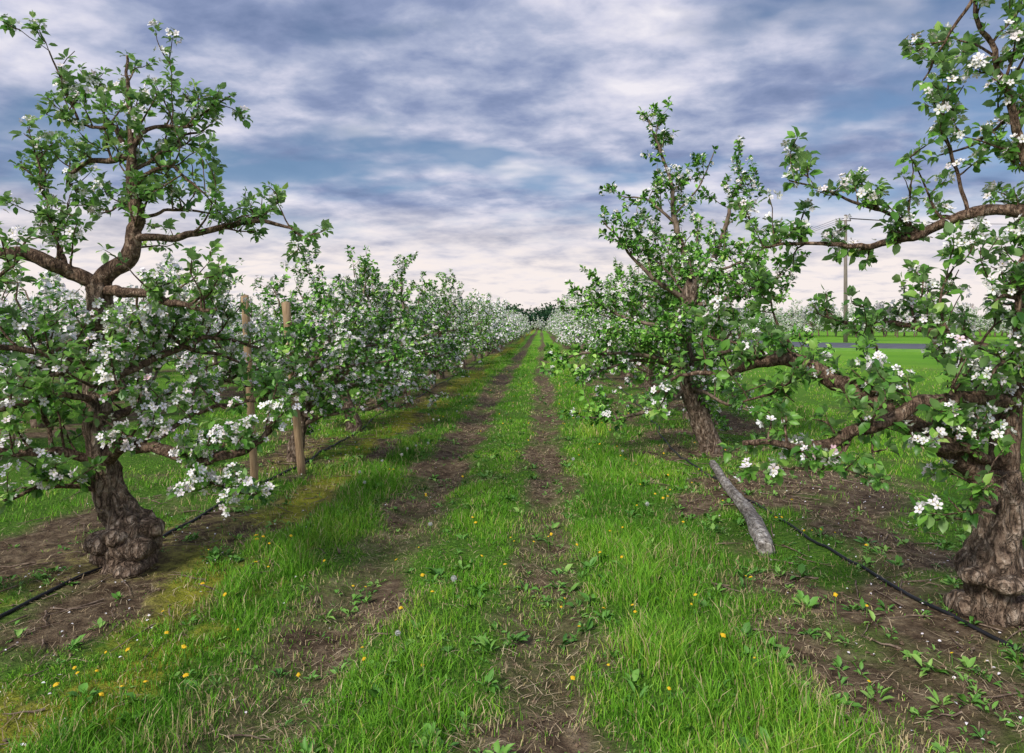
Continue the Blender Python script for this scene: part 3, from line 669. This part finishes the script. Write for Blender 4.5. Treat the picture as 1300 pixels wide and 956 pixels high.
# ------------------------------------------------------------------ world
el, az = math.radians(40), math.radians(215)
w = bpy.data.worlds.new('World'); scene.world = w; w.use_nodes = True; nt = w.node_tree; nt.nodes.clear(); l = nt.links.new
sky = N(nt, 'ShaderNodeTexSky', sky_type='NISHITA', sun_disc=False, sun_elevation=el, sun_rotation=az, air_density=1.0, dust_density=.2, ozone_density=4.)
b1 = N(nt, 'ShaderNodeBackground'); b1.inputs[1].default_value = .09; l(sky.outputs[0], b1.inputs[0])
tc = N(nt, 'ShaderNodeTexCoord'); sp = N(nt, 'ShaderNodeSeparateXYZ'); l(tc.outputs['Generated'], sp.inputs[0])
def mth(op, a, b=None, c=None, clamp=False):
    n = N(nt, 'ShaderNodeMath', operation=op, use_clamp=clamp)
    for k, v in enumerate((a, b, c)):
        if v is None: continue
        if isinstance(v, (int, float)): n.inputs[k].default_value = v
        else: l(v, n.inputs[k])
    return n.outputs[0]
zc = mth('ADD', mth('MAXIMUM', sp.outputs[2], 0), .19)
u = mth('DIVIDE', sp.outputs[0], zc); v = mth('DIVIDE', sp.outputs[1], zc)
cv = N(nt, 'ShaderNodeCombineXYZ'); l(u, cv.inputs[0]); l(v, cv.inputs[1])
def cn(scale, det, rough, loc, dist=0, sc=(1, 1, 1), rz=0):
    mp = N(nt, 'ShaderNodeMapping'); mp.inputs['Location'].default_value = loc; mp.inputs['Scale'].default_value = sc; mp.inputs['Rotation'].default_value = (0, 0, rz)
    l(cv.outputs[0], mp.inputs[0]); n = N(nt, 'ShaderNodeTexNoise'); n.inputs['Scale'].default_value = scale; n.inputs['Detail'].default_value = det
    n.inputs['Roughness'].default_value = rough; n.inputs['Distortion'].default_value = dist; l(mp.outputs[0], n.inputs['Vector']); return n.outputs[0]
nA = cn(1.6, 3, .5, (3.1, 7.7, 0), .15, (.85, 1.35, 1), .25); nB = cn(6.0, 5, .58, (1, 2, 5), .15, (.95, 1.15, 1), .3); nC = cn(1.4, 4, .6, (5.3, 3, 1), 0, (.8, 1.2, 1), .2)
val = mth('ADD', mth('MULTIPLY', nA, .66), mth('MULTIPLY', nB, .34))
rp = ramp(nt, [(.36, (.17, .23, .40)), (.44, (.27, .33, .52)), (.50, (.42, .47, .64)), (.56, (.64, .65, .79)), (.64, (.88, .85, .91))]); l(val, rp.inputs[0])
hz = mth('SUBTRACT', 1, mth('DIVIDE', sp.outputs[2], .17), clamp=True)
hz2 = mth('MULTIPLY', mth('POWER', hz, .7), mth('MULTIPLY_ADD', nB, 2.4, .1), clamp=True)
mx = N(nt, 'ShaderNodeMix', data_type='RGBA'); l(hz2, mx.inputs[0]); l(rp.outputs[0], mx.inputs[6]); mx.inputs[7].default_value = (.95, .86, .83, 1)
b2 = N(nt, 'ShaderNodeBackground'); b2.inputs[1].default_value = 1.0; l(mx.outputs[2], b2.inputs[0])
gp = N(nt, 'ShaderNodeMapRange'); gp.inputs[1].default_value = .50; gp.inputs[2].default_value = .62; gp.inputs[3].default_value = 0; gp.inputs[4].default_value = .85; l(nC, gp.inputs[0])
zl = N(nt, 'ShaderNodeMapRange'); zl.inputs[1].default_value = .10; zl.inputs[2].default_value = .2; l(sp.outputs[2], zl.inputs[0])
fac = mth('SUBTRACT', 1, mth('MULTIPLY', gp.outputs[0], zl.outputs[0]))
ms = N(nt, 'ShaderNodeMixShader'); l(fac, ms.inputs[0]); l(b1.outputs[0], ms.inputs[1]); l(b2.outputs[0], ms.inputs[2])
o = N(nt, 'ShaderNodeOutputWorld'); l(ms.outputs[0], o.inputs[0])

sd = bpy.data.lights.new('sun', 'SUN'); sd.energy = 3.2; sd.angle = math.radians(12); sd.color = (1, .95, .86)
so = bpy.data.objects.new('sun', sd); scene.collection.objects.link(so)
dirv = Vector((math.sin(az)*math.cos(el), math.cos(az)*math.cos(el), math.sin(el)))
so.rotation_euler = dirv.to_track_quat('Z', 'Y').to_euler(); so.location = (0, 0, 20)

cd = bpy.data.cameras.new('camera'); cd.lens = 24; cd.sensor_width = 36; cd.clip_end = 3000; cd.clip_start = .05
cd.shift_x = -37/1300; cd.shift_y = -66/1300
co = bpy.data.objects.new('camera', cd); scene.collection.objects.link(co); co.location = (0, 0, 1.6); co.rotation_euler = (math.radians(90), 0, 0)
scene.camera = co
